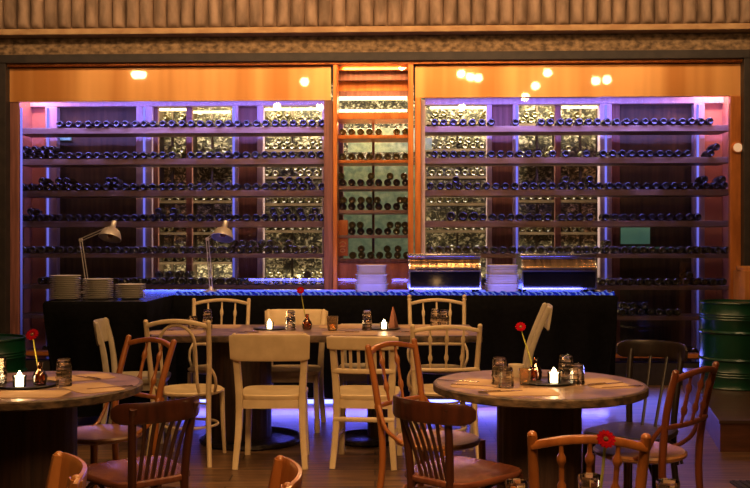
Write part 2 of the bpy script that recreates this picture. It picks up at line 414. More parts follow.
# centre bay
CB = [(113,119,M_cop2), (135,138.5,M_cop2), (160,163,M_cop2), (186,189.5,M_shelf), (210,213.5,M_shelf), (235,238,M_shelf), (259,262.5,M_cwood)]
k = 0
ords = ['topmost','second','third','fourth','fifth','sixth','seventh','lowest']
for y0, y1, mt in CB:
    o = wb('wall_shelf', mt, [pb(337.5,408,y0,y1,.10,.48)], kind=None, bev=.003)
    tag(o, ords[k] + ' narrow shelf of the centre bay counted from the top', 'shelf', 'centre bay shelves'); k += 1
wb('trim_21', M_cop2, [pb(337,408,64,70,.1,.16), pb(337,408,80,91,.3,.36), pb(337,408,262,378,.12,.2)], bev=.004)
wb('trim_22', M_cwood, [pb(337,408,70,80,.2,.24), pb(337,408,91,96,.3,.34), pb(372,374.5,119,262,.46,.5), pb(337,343,119,262,.5,.6)])
o = wb('light_tube', M_warm, [pb(339,407,96.5,99.5,.26,.30)], kind=None); tag(o, 'bright warm tube in the head of the centre bay', 'tube light')
o = wb('light_tube', M_warm, [pb(339,407,109.5,111.5,.26,.30)], kind=None); tag(o, 'lower warm tube just above the topmost centre bay shelf', 'tube light')
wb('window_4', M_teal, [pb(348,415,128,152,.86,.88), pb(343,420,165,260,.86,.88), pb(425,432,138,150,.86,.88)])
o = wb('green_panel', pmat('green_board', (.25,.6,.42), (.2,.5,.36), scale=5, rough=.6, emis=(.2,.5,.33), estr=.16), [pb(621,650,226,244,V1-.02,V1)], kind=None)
tag(o, 'pale green rectangular board behind the bottles in the right bay', 'board')
o = wb('green_panel', MATS['green_board'], [pb(60,71,133,139,V1-.02,V1)], kind=None)  # glowing panel stands in for an exit sign mirrored in the glass
tag(o, 'faint exit sign reflection built as a small green panel, left bay', 'board')
# wooden wine box in centre bay
t = thing('wooden_box', 'upright orange wooden wine box with a gold emblem in the centre bay', 'box', WP(U(342.5,.1),.12,ZW(256,.1)), -PHI)
MB().box(-.052,.052,0,.1,0,ZW(220,.1)-ZW(256,.1), bev=.004).build('body', pmat('orange_box', (.62,.2,.03), (.5,.15,.02), scale=4, rough=.4), t)
m = MB()
gz = .12
m.sweep([(.03*math.cos(a), -.002, gz+.022*math.sin(a)) for a in [i*PI/6-.2 for i in range(7)]], .005)
m.sweep([(-.03,-.002,gz-.03),(-.01,-.002,gz-.02),(.01,-.002,gz-.028),(.03,-.002,gz-.018)], .006)
m.sweep([(.025*math.cos(a), -.002, .055+.016*math.sin(a)) for a in [i*PI/6 for i in range(12)]], .004, closed=True)
m.build('emblem', pmat('gold_print', (.9,.6,.2), None, rough=.4, metal=.5), t)

# ------------------------------------------------------------------ main shelves
S0 = .17
SH = [126.5,158,190,221,253.5,285,315]
def shelf(a, b, y, side, k):
    o = wb('wall_shelf', M_shelf, [pb(a,b,y,y+6 if k < 4 else y+4.5,S0,S0+.34)], kind=None, bev=.004)
    tag(o, '%s long bottle shelf of the %s bay counted from the top' % (ords[k], side), 'shelf', 'long bottle shelves')
for k, y in enumerate(SH):
    shelf(18, 324, y, 'left', k); shelf(421, 730, y, 'right', k)
wb('trim_23', M_cwood, [pb(17,324,353.5,358,S0,S0+.34), pb(421,730,353.5,358,S0,S0+.34)])
# bottle mesh, base facing the room
def bottle_mesh():
    R = .037
    prof = [(0,.012),(.018,.007),(.026,.0),(.031,.002),(.0355,.010),(R,.02),(R,.18),(.034,.205),(.022,.225),(.0145,.24),(.0135,.285),(.0155,.287),(.0155,.3),(0,.3)]
    o = MB().lathe(prof, 14, axis='y').build('wine_bottle', M_bottle)
    C.objects.unlink(o); return o.data
BME = bottle_mesh(); BME2 = BME.copy(); BME2.materials[0] = M_bottle2
bots = []   # (u, v, z, scale, label, group, prio, mesh)
def row(x0, x1, side, k, pitch=9.2, skip=(), lift=0, v=.155, prio=1, y=None, z=None, me=0):
    zz = (ZW(y if y else SH[k], S0) if z is None else z) + .0372 + lift
    n = max(1, int(round((x1-x0)/pitch)))
    for i in range(n):
        px = x0+pitch*.5+i*pitch
        if any(a <= px <= b for a, b in skip): continue
        vv = v+random.uniform(-.015,.02)
        lb = 'dark wine bottle lying base outward on the %s shelf of the %s bay' % (ords[k], side)
        bots.append((U(px+random.uniform(-.5,.5), vv), vv, zz, 1.0, lb, '%s shelf bottles in the %s bay' % (ords[k], side), prio, me))
def top(pxs, side, k, y=None, v=.165, prio=.9, me=0, sc=1.0):
    for px in pxs:
        zz = ZW(y if y else SH[k], S0)+.037+.064
        bots.append((U(px,v), v, zz, sc, 'dark bottle stacked atop the row on the %s shelf, %s bay' % (ords[k], side), 'upper layer on the %s shelf of the %s bay' % (ords[k], side), prio, me))
row(55,323,'left',0,9.35)
row(18,323,'left',1,9.3,skip=((144,148),(179,188)))
top([25,34,43,51], 'left', 1)
row(17,323,'left',2,9.35); top([41.5,58,66,108,114], 'left', 2); top([280,289,299,308], 'left', 2, v=.18)
row(17,323,'left',3,9.35); top([30,158,173,273,287,300,315], 'left', 3)
row(18,323,'left',4,9.4,prio=.8); top([232,242,251,261,270,289], 'left', 4, prio=.8)
row(36,323,'left',5,9.4,prio=.7); top([158,168,178,187,307], 'left', 5, prio=.7)
row(430,494,'right',0,9.4); row(511,520,'right',0); row(537,714,'right',0,9.4)
row(430,546,'right',1,9.4,skip=((447,452),)); row(548,556,'right',1); row(561,570,'right',1); row(582,590,'right',1); row(599,690,'right',1,9.4,skip=((605,611),)); row(707,718,'right',1)
top([717],'right',1,prio=.9)
row(426,686,'right',2,9.4); row(692,730,'right',2,9.4); top([456,566,590,705,723],'right',2)
row(479,556,'right',3,9.2); row(557,598,'right',3,9.3); row(601,707,'right',3,9.3)
for i, px in enumerate((451,463,474)):
    bots.append((U(px,.165),.165,ZW(SH[3],S0)+.048,1.28,'large champagne bottle lying base outward on the fourth shelf of the right bay','large bottles on the fourth shelf of the right bay',1.2,0))
row(425,730,'right',4,9.3,prio=.8); top([608],'right',4,prio=.8)
row(598,730,'right',5,9.3,prio=.8); row(425,597,'right',5,9.3,prio=.1); top([690],'right',5,prio=.7)
row(618,684,'right',6,9.3,prio=.8); top([624,634,645],'right',6,prio=.5)
row(616,697,'right',7,9.3,prio=.3,z=ZW(353.5,S0)); 
row(40,323,'left',7,9.4,prio=.05,z=ZW(353.5,S0))
# centre bay rows
def crow(x0,x1,y,k,pitch=9.0,lift=0,me=0,prio=.85,skip=()):
    zz = ZW(y,.11)+.0372+lift; n = int(round((x1-x0)/pitch))
    for i in range(n):
        px = x0+pitch*.5+i*pitch
        if any(a <= px <= b for a, b in skip): continue
        bots.append((U(px,.12),.12,zz,.97,'bottle lying base outward on the %s shelf of the centre bay' % ords[k],'centre bay bottles on the %s shelf' % ords[k],prio,me))
crow(338,408,135,1,me=1,skip=((384,389),)); crow(338,408,160,2,me=1); crow(338,408,186,3); crow(338,408,210,4); crow(338,408,235,5,skip=((338,348),)); crow(348,408,259,6,me=1)
for y, k, xs in ((186,3,(341,371,390,404)), (210,4,(343,352,361,369,377,400,408-3)), (235,5,(352,360,390,398,405)), (259,6,(361,387,398))):
    for px in xs:
        bots.append((U(px,.13),.13,ZW(y,.11)+.037+.064,.97,'bottle resting on top of the row on the %s shelf of the centre bay' % ords[k],'centre bay upper layer on the %s shelf' % ords[k],.8,0))
bots.sort(key=lambda b: -b[6])
for b in bots[:300]:
    o = bpy.data.objects.new('wine_bottle', BME2 if b[7] else BME); C.objects.link(o)
    o.location = WP(b[0], b[1], b[2]); o.rotation_euler = (0, random.uniform(0,.5), -PHI); o.scale = (b[3],)*3
    tag(o, b[4], 'bottle', b[5])
# remaining bottles: low rows, and the racks at the back of the cellar
rest = [(u,v,z,s,me) for (u,v,z,s,_,_,_,me) in bots[300:]]
for a, b in RACKS:
    for y in ((122,149,176,203,230,256,283) if a in (263,428) else (124,158,200,232,262)):
        z = ZW(y,V2)+.0372; px = a+4
        while px < b-2:
            if random.random() < .85: rest.append((U(px,V2+.02), V2+.02, z, 1, 1))
            if random.random() < .45: rest.append((U(px+3.6,V2+.03), V2+.03, z+.064, 1, 1))
            px += 8.3
def merged(name, items, mat):
    me = bpy.data.meshes.new(name); bm = bmesh.new()
    for (u,v,z,s,_) in items:
        before = len(bm.verts); bm.from_mesh(BME); bm.verts.ensure_lookup_table()
        vs = bm.verts[before:]
        bmesh.ops.transform(bm, matrix=Matrix.Translation((u,v,z)) @ Matrix.Scale(s,4), verts=vs)
    bm.to_mesh(me); bm.free(); me.materials.append(mat)
    for p in me.polygons: p.use_smooth = True
    o = bpy.data.objects.new(name, me); C.objects.link(o); o.location = (0,YW,0); o.rotation_euler = (0,0,-PHI)
    return o
o = merged('wine_bottle', rest, M_bottle2); tag(o, 'mass of remaining bottles on the racks deep in the cellar and in its dim lower rows', 'bottles', None, 'stuff')

# white disc light on right jamb
t = thing('wall_disc', 'small round white disc with a bronze rim on the right copper jamb', 'disc', WP(U(737,-.05),-.052,ZW(149,-.05)), -PHI)
MB().lathe([(0,0),(.052,0),(.056,.006),(.056,.02),(0,.02)], 24, axis='y', o=(0,-.02,0)).build('rim', M_cop2, t)
MB().lathe([(0,0),(.043,.0),(.043,.006),(0,.006)], 24, axis='y', o=(0,-.026,0)).build('face', pmat('white_disc', (.9,.8,.7), None, rough=.5, emis=(1,.75,.55), estr=.12), t)

# ------------------------------------------------------------------ counter
HC = .95
t = thing('serving_counter', 'long counter draped in black cloth to just above the floor', 'counter', (0,0,0))
m = MB()
poly = [(-2.44,7.12),(-1.70,7.12),(-1.70,7.98),(2.00,7.98),(2.00,9.0),(-2.44,9.0)]
m.prism(poly, HC-.03, HC); m.build('counter_top', pmat('black_counter_top', (.02,.02,.03), None, rough=.25), t)
m = MB()
def drape(path, closed=False):
    pts = []
    for (x0,y0),(x1,y1) in zip(path, path[1:]):
        L = math.hypot(x1-x0,y1-y0); n = int(L/.02)
        for i in range(n): pts.append((x0+(x1-x0)*i/n, y0+(y1-y0)*i/n, (y1-y0)/L, -(x1-x0)/L))
    pts.append((*path[-1], pts[-1][2], pts[-1][3]))
    hs = [HC+.004, HC-.02, .8, .5, .25, .085]; amp = [0,.0,.006,.016,.022,.028]; inn = [0,-.012,.0,.05,.09,.11]
    cols = []
    for i, (x,y,nx,ny) in enumerate(pts):
        w = math.sin(i*.42)+.5*math.sin(i*.17+1)
        cols.append([m.bm.verts.new((x-nx*(amp[k]*w-inn[k]) , y-ny*(amp[k]*w-inn[k]), hs[k])) for k in range(6)])
    for a, b in zip(cols, cols[1:]):
        for k in range(5): m.bm.faces.new((a[k],b[k],b[k+1],a[k+1]))
# outward normal convention: path runs so that (dy,-dx) points inward
drape([(2.01,9.0),(2.01,7.97),(-1.69,7.97),(-1.69,7.11),(-2.45,7.11),(-2.45,9.0)])
m.build('cloth', M_cloth, t)
m = MB()
for x, y in ((-2.35,7.3),(-1.85,7.3),(-2.35,8.85),(0,8.7),(1.9,8.7),(1.9,8.2),(0,8.2),(-1.6,8.2)): m.sweep([(x,y,0),(x,y,.92)], .02)
m.build('support_leg', M_iron, t)
# rope light along front edge of the counter
pts = [(x, 8.03+.006*math.sin(x*40), HC+.017+.004*math.sin(x*60)) for x in [-1.66+i*.02 for i in range(184)]]
o = MB().sweep(pts, [.015+.005*math.sin(i*1.9) for i in range(184)], seg=8).build('rope_light', M_rope)
tag(o, 'twisted glowing blue rope light along the front edge of the black counter', 'rope light')
o = MB().box(-1.6,1.9,8.3,8.34,.0,.03).build('floor_light_bar', emat('blue_floor_led', (.14,.16,1), 6)); tag(o, 'blue light bar lying on the floor under the black counter', 'light bar')

# ovens / roll top warmers
def warmer(px0, px1, label):
    y = 8.45; w = (px1-px0)*y/F; cx = X((px0+px1)/2, y)
    t = thing('roll_top_warmer', label, 'food warmer', (cx, y, HC), 0, 'roll top warmers on the counter')
    h = .355; hw = w/2; d = .36
    sec = [(0,.03),(0,.2)]+[(.12-.12*math.cos(a), .2+.11*math.sin(a)) for a in [i*PI/14 for i in range(1,8)]]+[(d,.31),(d,.03)]
    for s in (-1,1):
        MB().xprism(sec, s*hw-.012*(s>0)-.0*(s<0), s*hw+.012*(s<0)).build('side_panel', M_chrome, t)
    inner = [(0.008+a, b) for a, b in sec]
    MB().xprism([(.012,.035),(.012,.19),(.30,.19),(.30,.035)], -hw+.014, hw-.014).build('front_panel', M_blackgl, t)
    m = MB(); seg = [(.12-.115*math.cos(a), .2+.105*math.sin(a)) for a in [i*PI/20 for i in range(0,11)]]
    seg2 = [(a, b-.008) for a, b in seg[::-1]]
    m.xprism(seg+[(x+.006,z-.006) for x,z in seg[::-1]], -hw+.014, hw-.014)
    m.build('hood', pmat('hood_amber_reflections', (.5,.33,.18), (.12,.07,.04), scale=4, rough=.2, metal=.8, stretch=(9,1,1)), t)  # golden reflections painted into the hood colour
    MB().box(-hw-.01, hw+.01, .06, d+.01, .315, .345, bev=.01).build('lid', M_chrome, t)
    m = MB(); m.sweep([(-hw+.06,-.025,.215),(hw-.06,-.025,.215)], .009)
    for s in (-1,1): m.sweep([(s*(hw-.06),-.025,.215),(s*(hw-.06),.01,.215)], .006)
    m.build('handle', M_chrome, t)
    MB().box(-hw,hw,-.01,.01,.03,.045).box(-hw,hw,-.006,.012,.185,.2).build('trim_bar', M_chrome, t)
    for sx in (-1,1):
        for yy in (.04, d-.04):
            MB().lathe([(0,0),(.018,0),(.02,.012),(.014,.032),(0,.032)], 12, (sx*(hw-.03), yy, 0)).build('foot', M_blackgl, t)
warmer(409,481,'left roll top food warmer with chrome frame and dark front')
warmer(522,597,'right roll top food warmer with chrome frame and dark front')

# plates
def plate_mesh(r=.125, name='plate', mat=M_china):
    o = MB().lathe([(0,0),(r*.55,0),(r*.6,.003),(r*.98,.014),(r,.018),(r*.97,.0185),(r*.6,.008),(0,.007)], 28).build(name, mat)
    C.objects.unlink(o); return o.data
PM = plate_mesh()
stackw = ['tallest plate stack at the left end of the counter','middle plate stack of the three at the left','lowest plate stack, right of the other two']
for i, (px, y, n) in enumerate(((65.5,7.4,13),(98,7.45,11),(130.5,7.5,8))):
    for k in range(n):
        o = bpy.data.objects.new('dinner_plate', PM); C.objects.link(o)
        o.location = (X(px,y)+random.uniform(-.002,.002), y, HC+k*.0142); o.scale = (.93,.93,1)
        tag(o, 'white dinner plate in the ' + stackw[i], 'plate', 'dinner plates in the ' + stackw[i])
# square bowl tiers
def tray_mesh(w, d, h):
    m = MB(); P = []
    def ring(s, z):
        r = []
        for k in range(24):
            a = 2*PI*(k+.5)/24; c, q = math.cos(a), math.sin(a)
            r.append(m.bm.verts.new((w/2*s*math.copysign(abs(c)**.4,c), d/2*s*math.copysign(abs(q)**.4,q), z)))
        return r
    rs = [ring(.84,0), ring(.95,h*.7), ring(1,h), ring(.96,h), ring(.9,h*.6), ring(.8,.006)]
    for a, b in zip(rs, rs[1:]):
        for k in range(24): m.bm.faces.new((a[k],a[(k+1)%24],b[(k+1)%24],b[k]))
    m.bm.faces.new(rs[0][::-1]); m.bm.faces.new(rs[-1])
    o = m.build('tray', M_china); C.objects.unlink(o); return o.data
TM = tray_mesh(.29,.24,.026); TM2 = tray_mesh(.30,.25,.028)
for px, y, nm, pos in ((371.5,8.35,'stack of rounded white trays left of the left warmer', 0), (502,8.35,'stack of rounded white trays between the two warmers', 1)):
    z = HC
    for k in range(12):
        big = k % 4 == 3
        o = bpy.data.objects.new('serving_tray', TM2 if big else TM); C.objects.link(o)
        sc = 1.0-.05*(k//4)
        o.location = (X(px,y), y, z); o.scale = (sc,sc,1); z += .020
        tag(o, 'white serving tray in the ' + nm, 'tray', 'trays in the ' + nm)

# desk lamps
R = math.radians
def desk_lamp(bx, by, ex, ey, sxp, syp, y, label):
    P0 = Vector((X(bx,y), y, HC)); P1 = Vector((X(ex,y), y+.02, Z(ey,y))); P2 = Vector((X(sxp,y), y-.06, Z(syp,y)))
    t = thing('desk_lamp', label, 'lamp', P0, 0, 'desk lamps on the counter')
    e = P1-P0; s = P2-P0
    MB().lathe([(0,0),(.075,0),(.075,.012),(.03,.02),(.012,.05),(0,.05)], 24).build('base', M_lampsh, t)
    m = MB()
    for dx in (-.011,.011): m.sweep([(dx,0,.04),(e.x+dx,e.y,e.z)], .0045, seg=6)
    m.build('lower_arm', M_lampsh, t)
    m = MB()
    for dz in (-.011,.011): m.sweep([(e.x,e.y,e.z+dz),(s.x,s.y,s.z+dz)], .0045, seg=6)
    m.build('upper_arm', M_lampsh, t)
    MB().lathe([(0,-.012),(.016,-.012),(.016,.012),(0,.012)], 12, (e.x,e.y,e.z), axis='y').build('elbow_joint', M_lampsh, t)
    sh = MB().lathe([(.0,.045),(.022,.045),(.024,-.01),(.03,-.02),(.07,-.045),(.09,-.085),(.098,-.12),(.094,-.12),(.086,-.086),(.066,-.05),(.02,-.02)], 28).build('lamp_shade', M_lampsh, t, loc=s)
    sh.rotation_euler = (R(-24),R(8),0)
    MB().lathe([(0,-.035),(.022,-.045),(.03,-.08),(.02,-.105),(0,-.112)], 14).build('bulb', M_lampin, sh)
desk_lamp(88,290,80,240,115,226,8.42,'left desk lamp with bell shade on a bent arm behind the plate stacks')
desk_lamp(211,290,207,239,226,226,8.6,'right desk lamp with bell shade leaning over the blue rope light')

# ------------------------------------------------------------------ drums, platform, post, mat
def drum(x, y, z, label):
    t = thing('steel_drum', label, 'drum', (x,y,z)); R = .275; h = .70
    prof = [(0,0),(R,0),(R+.008,.008),(R,.02)]
    for zz in (.1,.12,.14): prof += [(R,zz-.008),(R+.006,zz),(R,zz+.008)]
    for zz in (.235,.455): prof += [(R,zz-.015),(R+.014,zz),(R,zz+.015)]
    for zz in (.56,.58,.60): prof += [(R,zz-.008),(R+.006,zz),(R,zz+.008)]
    prof += [(R,h-.015),(R+.009,h-.008),(R+.006,h),(R-.01,h),(R-.012,h-.015),(0,h-.015)]
    MB().lathe(prof, 48).build('drum_body', M_green, t)
    MB().lathe([(0,h-.015),(.03,h-.015),(.03,h-.002),(0,h-.002)], 14, (.12,-.1,0)).build('bung_cap', M_chrome, t)
PLZ = .21
drum(X(735,7.9), 7.9, PLZ, 'green ribbed steel drum on the low wooden platform at right')
drum(-2.84, 7.0, 0, 'green ribbed steel drum behind the left round table')
o = MB().prism([(2.29,6.37),(5.05,6.37),(5.05,9.05),(2.9,9.05)], 0, PLZ-.02).build('platform_base', wood('platform_wood', (.13,.045,.02), (.07,.025,.012), rough=.5, stretch=(1,1,6)))
t = thing('wooden_platform', 'low dark wooden platform under the right green drum', 'platform', (0,0,0)); o.parent = t; o.name = 'riser'
MB().prism([(2.28,6.36),(5.05,6.36),(5.05,9.06),(2.89,9.06)], PLZ-.02, PLZ).build('deck', wood('platform_deck', (.10,.05,.03), (.05,.028,.018), rough=.4, stretch=(.6,8,1)), t)
# box behind the drum lid
t = thing('wooden_stool', 'tall tan wooden pedestal with a round top behind the right green drum', 'pedestal', (X(757,8.5),8.5,PLZ))
zz = Z(266,8.5)-PLZ
MB().box(-.16,.16,-.14,.14,0,zz-.04, bev=.01).build('column', M_tan, t); MB().lathe([(0,zz-.04),(.17,zz-.04),(.175,zz-.02),(.17,zz),(0,zz)], 28).build('top', M_tan, t)
m = MB().box(2.05,3.2,5.0,5.55,0,.012)
for i in range(28): m.box(2.06+i*.04,2.075+i*.04,5.01,5.54,.012,.018)
o = m.build('floor_mat', M_mat); tag(o, 'black ribbed rubber mat on the floor at the lower right corner', 'mat')

# ------------------------------------------------------------------ chairs
def round_seat(m, r=.205, z=.45, ry=None):
    m.lathe([(0,z-.028),(r-.02,z-.03),(r,z-.02),(r+.003,z-.008),(r-.006,z),(r-.03,z-.002),(r-.06,z-.008),(0,z-.014)], 32, (0,0,0), sx=1, sy=(ry or r)/r)
def trap_seat(m, wb_, wf, d, z, th=.028, r=.05):
    pts = []
    for k in range(40):
        a = 2*PI*k/40; c, s = math.cos(a), math.sin(a)
        c2 = math.copysign(abs(c)**.45, c); s2 = math.copysign(abs(s)**.45, s)
        w = wb_+(wf-wb_)*(s2*.5+.5); pts.append((c2*w, s2*d/2))
    rings = []
    for f, zz in ((.97,z-th),(1,z-th*.7),(1,z-.006),(.975,z),(.8,z-.006),(.4,z-.012)):
        rings.append([m.bm.verts.new((x*f,y*f,zz)) for x, y in pts])
    for a, b in zip(rings, rings[1:]):
        for k in range(40): m.bm.faces.new((a[k],a[(k+1)%40],b[(k+1)%40],b[k]))
    m.bm.faces.new(rings[0][::-1]); m.bm.faces.new(rings[-1])
def chair(kind, loc, rz, label, mat, H=.89, W=.20, seatmat=None, n=4, finial=False, SHt=.45, group=None, sweepback=.07, name='cafe_chair', band_h=.085, ext=.045, bow=.03):
    """origin on the floor under the seat centre; front = +y"""
    t = thing(name, label, 'chair', (loc[0],loc[1],0), rz, group); sm = seatmat or mat
    yb = -.20
    def post(s, r0=.015, r1=.017, sq=False, topz=None):
        tz = topz or H
        p = smoothpts([(s*(W-.0),yb-.045,0),(s*(W-.018),yb-.005,.25),(s*(W-.02),yb,.45),(s*(W-.008),yb-.025,.66),(s*W,yb-sweepback,tz)], 5)
        N = len(p); rr = [r0+(r1-r0)*math.sin(PI*i/(N-1)) for i in range(N)]
        m = MB()
        if sq: m.sweep(p, [r*1.1 for r in rr], [r*.95 for r in rr], up=(0,1,0), power=.45, seg=12)
        else: m.sweep(p, rr, up=(0,1,0), seg=10)
        if finial:
            m.lathe([(.012,tz-.005),(.019,tz+.0),(.012,tz+.01),(.017,tz+.02),(.015,tz+.032),(0,tz+.042)], 12, (s*W, yb-sweepback, 0))
        elif kind != 'band':
            m.lathe([(.015,tz-.002),(.013,tz+.006),(.006,tz+.011),(0,tz+.012)], 10, (s*W, yb-sweepback, 0))
        m.build('rear_leg', mat, t)
    def ypost(z):      # y of the post centre line at height z
        k = (z-.45)/(H-.45); return yb-sweepback*(k**1.2)
    def rail(z, w, h, bowz=0, bowy=.03, W2=None, nm='rail', ext=0):
        W2 = W2 or W; P = []
        for i in range(13):
            f = i/12*2-1; P.append((f*(W2+ext), ypost(min(z,H))-bowy*(1-f*f), z+bowz*(1-f*f)))
        MB().sweep(P, w, h, seg=12, power=.6).build(nm, mat, t)
    def spindle(x0, z0, x1, z1, bowy0, bowy1, r=.008, beads=True, sq=None):
        y0 = ypost(z0)-bowy0*(1-(x0/W)**2); y1 = ypost(min(z1,H))-bowy1*(1-(x1/W)**2)
        P = []; R = []
        for i in range(17):
            f = i/16; P.append((x0+(x1-x0)*f, y0+(y1-y0)*f, z0+(z1-z0)*f))
            b = r
            if beads:
                b = r*(.8+.25*math.sin(PI*f))
                for c in (.28,.72):
                    if abs(f-c) < .04: b = r*1.75
            R.append(b)
        if sq: MB().sweep(P, sq[0], sq[1], up=(0,1,0), seg=8, power=.5).build('spindle', mat, t)
        else: MB().sweep(P, R, up=(0,1,0), seg=8).build('spindle', mat, t)
    def front_legs(sq=False, x=.165, y=.15, r=.016):
        for s in (-1,1):
            p = [(s*(x+.012),y+.02,0),(s*(x+.004),y+.005,.22),(s*x,y,SHt-.02)]
            m = MB()
            if sq: m.sweep(p, r*1.1, r, up=(0,1,0), power=.45, seg=12)
            else: m.sweep(p, [r*.75,r,r*1.1], up=(0,1,0), seg=10)
            m.build('front_leg', mat, t)
    def ring(z=.2, r=.165):
        MB().sweep([(r*math.cos(a), r*1.0*math.sin(a), z) for a in [2*PI*i/28 for i in range(28)]], .009, .009, closed=True).build('ring_stretcher', mat, t)
    def hipbrace():
        for s in (-1,1):
            MB().sweep(smoothpts([(s*(W-.012),yb-.02,.62),(s*(W+.012),yb+.02,.56),(s*(W+.012),yb+.05,.50),(s*(W-.01),yb+.10,.455),(s*(W-.02),yb+.15,.435)],4), .010, seg=8).build('hip_brace', mat, t)
    if kind == 'spindle':
        m = MB(); round_seat(m, SHt and .205, SHt); m.build('seat', sm, t)
        for s in (-1,1): post(s)
        rail(H-.035, .013, .013, .03, .035, nm='top_rail'); rail(.60, .011, .011, 0, .025, nm='lower_rail')
        for i in range(n):
            f = (i+1)/(n+1)*2-1; spindle(f*W*.92, .60, f*W, H-.035+.03*(1-f*f), .025, .035)
        front_legs(); ring(); hipbrace()
    if kind == 'arch':
        m = MB(); round_seat(m, .21, SHt); m.build('seat', sm, t)
        for s in (-1,1): post(s)
        rail(H-.03, .014, .014, .035, .03, nm='top_rail')
        P = [(-W*.58,yb+.01,SHt)]; 
        zc = H-.135
        for i in range(4): P.append((-W*.56, ypost(SHt+(zc-SHt)*(i+1)/5)-.01, SHt+(zc-SHt)*(i+1)/5))
        for i in range(13):
            a = PI-PI*i/12; P.append((W*.56*math.cos(a), ypost(zc)-.02-.02*math.sin(a), zc+.115*math.sin(a)))
        for i in range(4): P.append((W*.56, ypost(zc-(zc-SHt)*(i+1)/5)-.01, zc-(zc-SHt)*(i+1)/5))
        P.append((W*.58,yb+.01,SHt))
        MB().sweep(P, .010, up=(0,1,0), seg=8).build('inner_hoop', mat, t)
        front_legs(); ring(.22,.175); hipbrace()
    if kind == 'band':
        m = MB(); trap_seat(m, .17, .215, .42, SHt); m.build('seat', sm, t)
        for s in (-1,1): post(s, topz=H-.02)
        P = []; 
        for i in range(25):
            f = i/24*2-1; a = f*1.05
            P.append(((W+ext)*math.sin(a)/math.sin(1.05), yb-sweepback-.035+.11*(1-math.cos(a))/(1-math.cos(1.05))*1.0-.0, H-band_h/2+.004*math.cos(a*2)))
        Wd = [.0075]*25
        Hh = [band_h/2*(.45 if i in (0,24) else .8 if i in (1,23) else .95 if i in (2,22) else 1) for i in range(25)]
        MB().sweep(P, Wd, Hh, seg=12, power=.55).build('back_band', mat, t)
        for i in range(n):
            f = ((i+1)/(n+1)*2-1)
            MB().sweep(smoothpts([(f*W*.75,yb+.03,SHt-.01),(f*W*.85,yb-.03,.6),(f*W*.97,yb-sweepback-.03+.035*f*f,H-band_h+.01)],5), .0075,.005, up=(0,1,0), seg=8, power=.6).build('slat', mat, t)
        front_legs(x=.18,y=.16)
        for s in (-1,1):
            MB().sweep(smoothpts([(s*.155,-.17,.27),(s*.165,-.12,.36),(s*.165,-.03,.41),(s*.165,.05,.41),(s*.165,.12,.36),(s*.17,.155,.27)],4), .008).build('arched_brace', mat, t)
        MB().sweep(smoothpts([(-.17,.155,.27),(-.12,.158,.37),(0,.158,.405),(.12,.158,.37),(.17,.155,.27)],5), .008).build('arched_brace', mat, t)
        MB().sweep(smoothpts([(-.17,-.19,.27),(-.12,-.195,.37),(0,-.195,.405),(.12,-.195,.37),(.17,-.19,.27)],5), .008).build('arched_brace', mat, t)
    if kind in ('panel', 'slatback'):
        m = MB(); trap_seat(m, .20, .215, .42, SHt, th=.035); m.build('seat', sm, t)
        m = MB()
        for s in (-1,1): m.box(s*.175-.01, s*.175+.01, -.18, .16, SHt-.085, SHt-.033)
        m.box(-.17,.17,.145,.165,SHt-.085,SHt-.033).box(-.17,.17,-.205,-.185,SHt-.085,SHt-.033); m.build('seat_frame', mat, t)
        for s in (-1,1): post(s, .017, .021, sq=True, topz=H-.01)
        bh = .17 if kind == 'panel' else .085
        zc = H-bh/2; P = []
        for i in range(17):
            f = i/16*2-1; P.append((f*(W+.028), ypost(zc)-.012-bow*(1-f*f)+bow-.03, zc))
        Hh = [bh/2*(.86 if i in (0,16) else .97 if i in (1,15) else 1) for i in range(17)]
        MB().sweep(P, .009, Hh, up=(0,-.16,1), seg=16, power=.35).build('back_board', mat, t)
        if kind == 'slatback':
            rail(.60, .010, .016, 0, .02, nm='lower_rail')
            for i in range(n):
                f = ((i+1)/(n+1)*2-1)*.92; spindle(f*W,.60,f*W,H-bh+.01,.02,.03,sq=(.010,.005),beads=False)
            for s in (-1,1): MB().sweep([(s*.185,-.2,.17),(s*.175,.15,.17)], .010,.012).build('side_stretcher', mat, t)
            MB().sweep([(-.19,-.215,.3),(.19,-.215,.3)], .009,.016).build('rear_stretcher', mat, t)
        front_legs(sq=True, x=.18, y=.155, r=.018)
    return t

def at(px, y): return (X(px,y), y)
def back_at(px, y, rz, off=.25):   # seat centre from the place of the back
    r = rz; return (X(px,y)-math.sin(r)*off, y+math.cos(r)*off)
R = math.radians
# near side of long table
chair('panel', back_at(270,5.87,0), R(0), 'cream painted chair with one solid wide back board, near side of the long table', M_white, H=.835, W=.215, name='board_back_chair')
chair('slatback', back_at(363,5.87,R(-6)), R(-6), 'cream chair with slats under a narrow top board, near side of the long table', M_white, H=.82, W=.19, n=6, name='slat_back_chair')
chair('arch', back_at(178,5.95,R(-7)), R(-7), 'cream bentwood chair with an arched hoop inside its back, left end of the long table', M_white, H=.90, W=.20, name='bentwood_chair')
chair('spindle', back_at(446,5.95,R(4)), R(4), 'cream spindle back chair at the near right corner of the long table', M_white, H=.875, W=.21, n=3, name='spindle_chair')
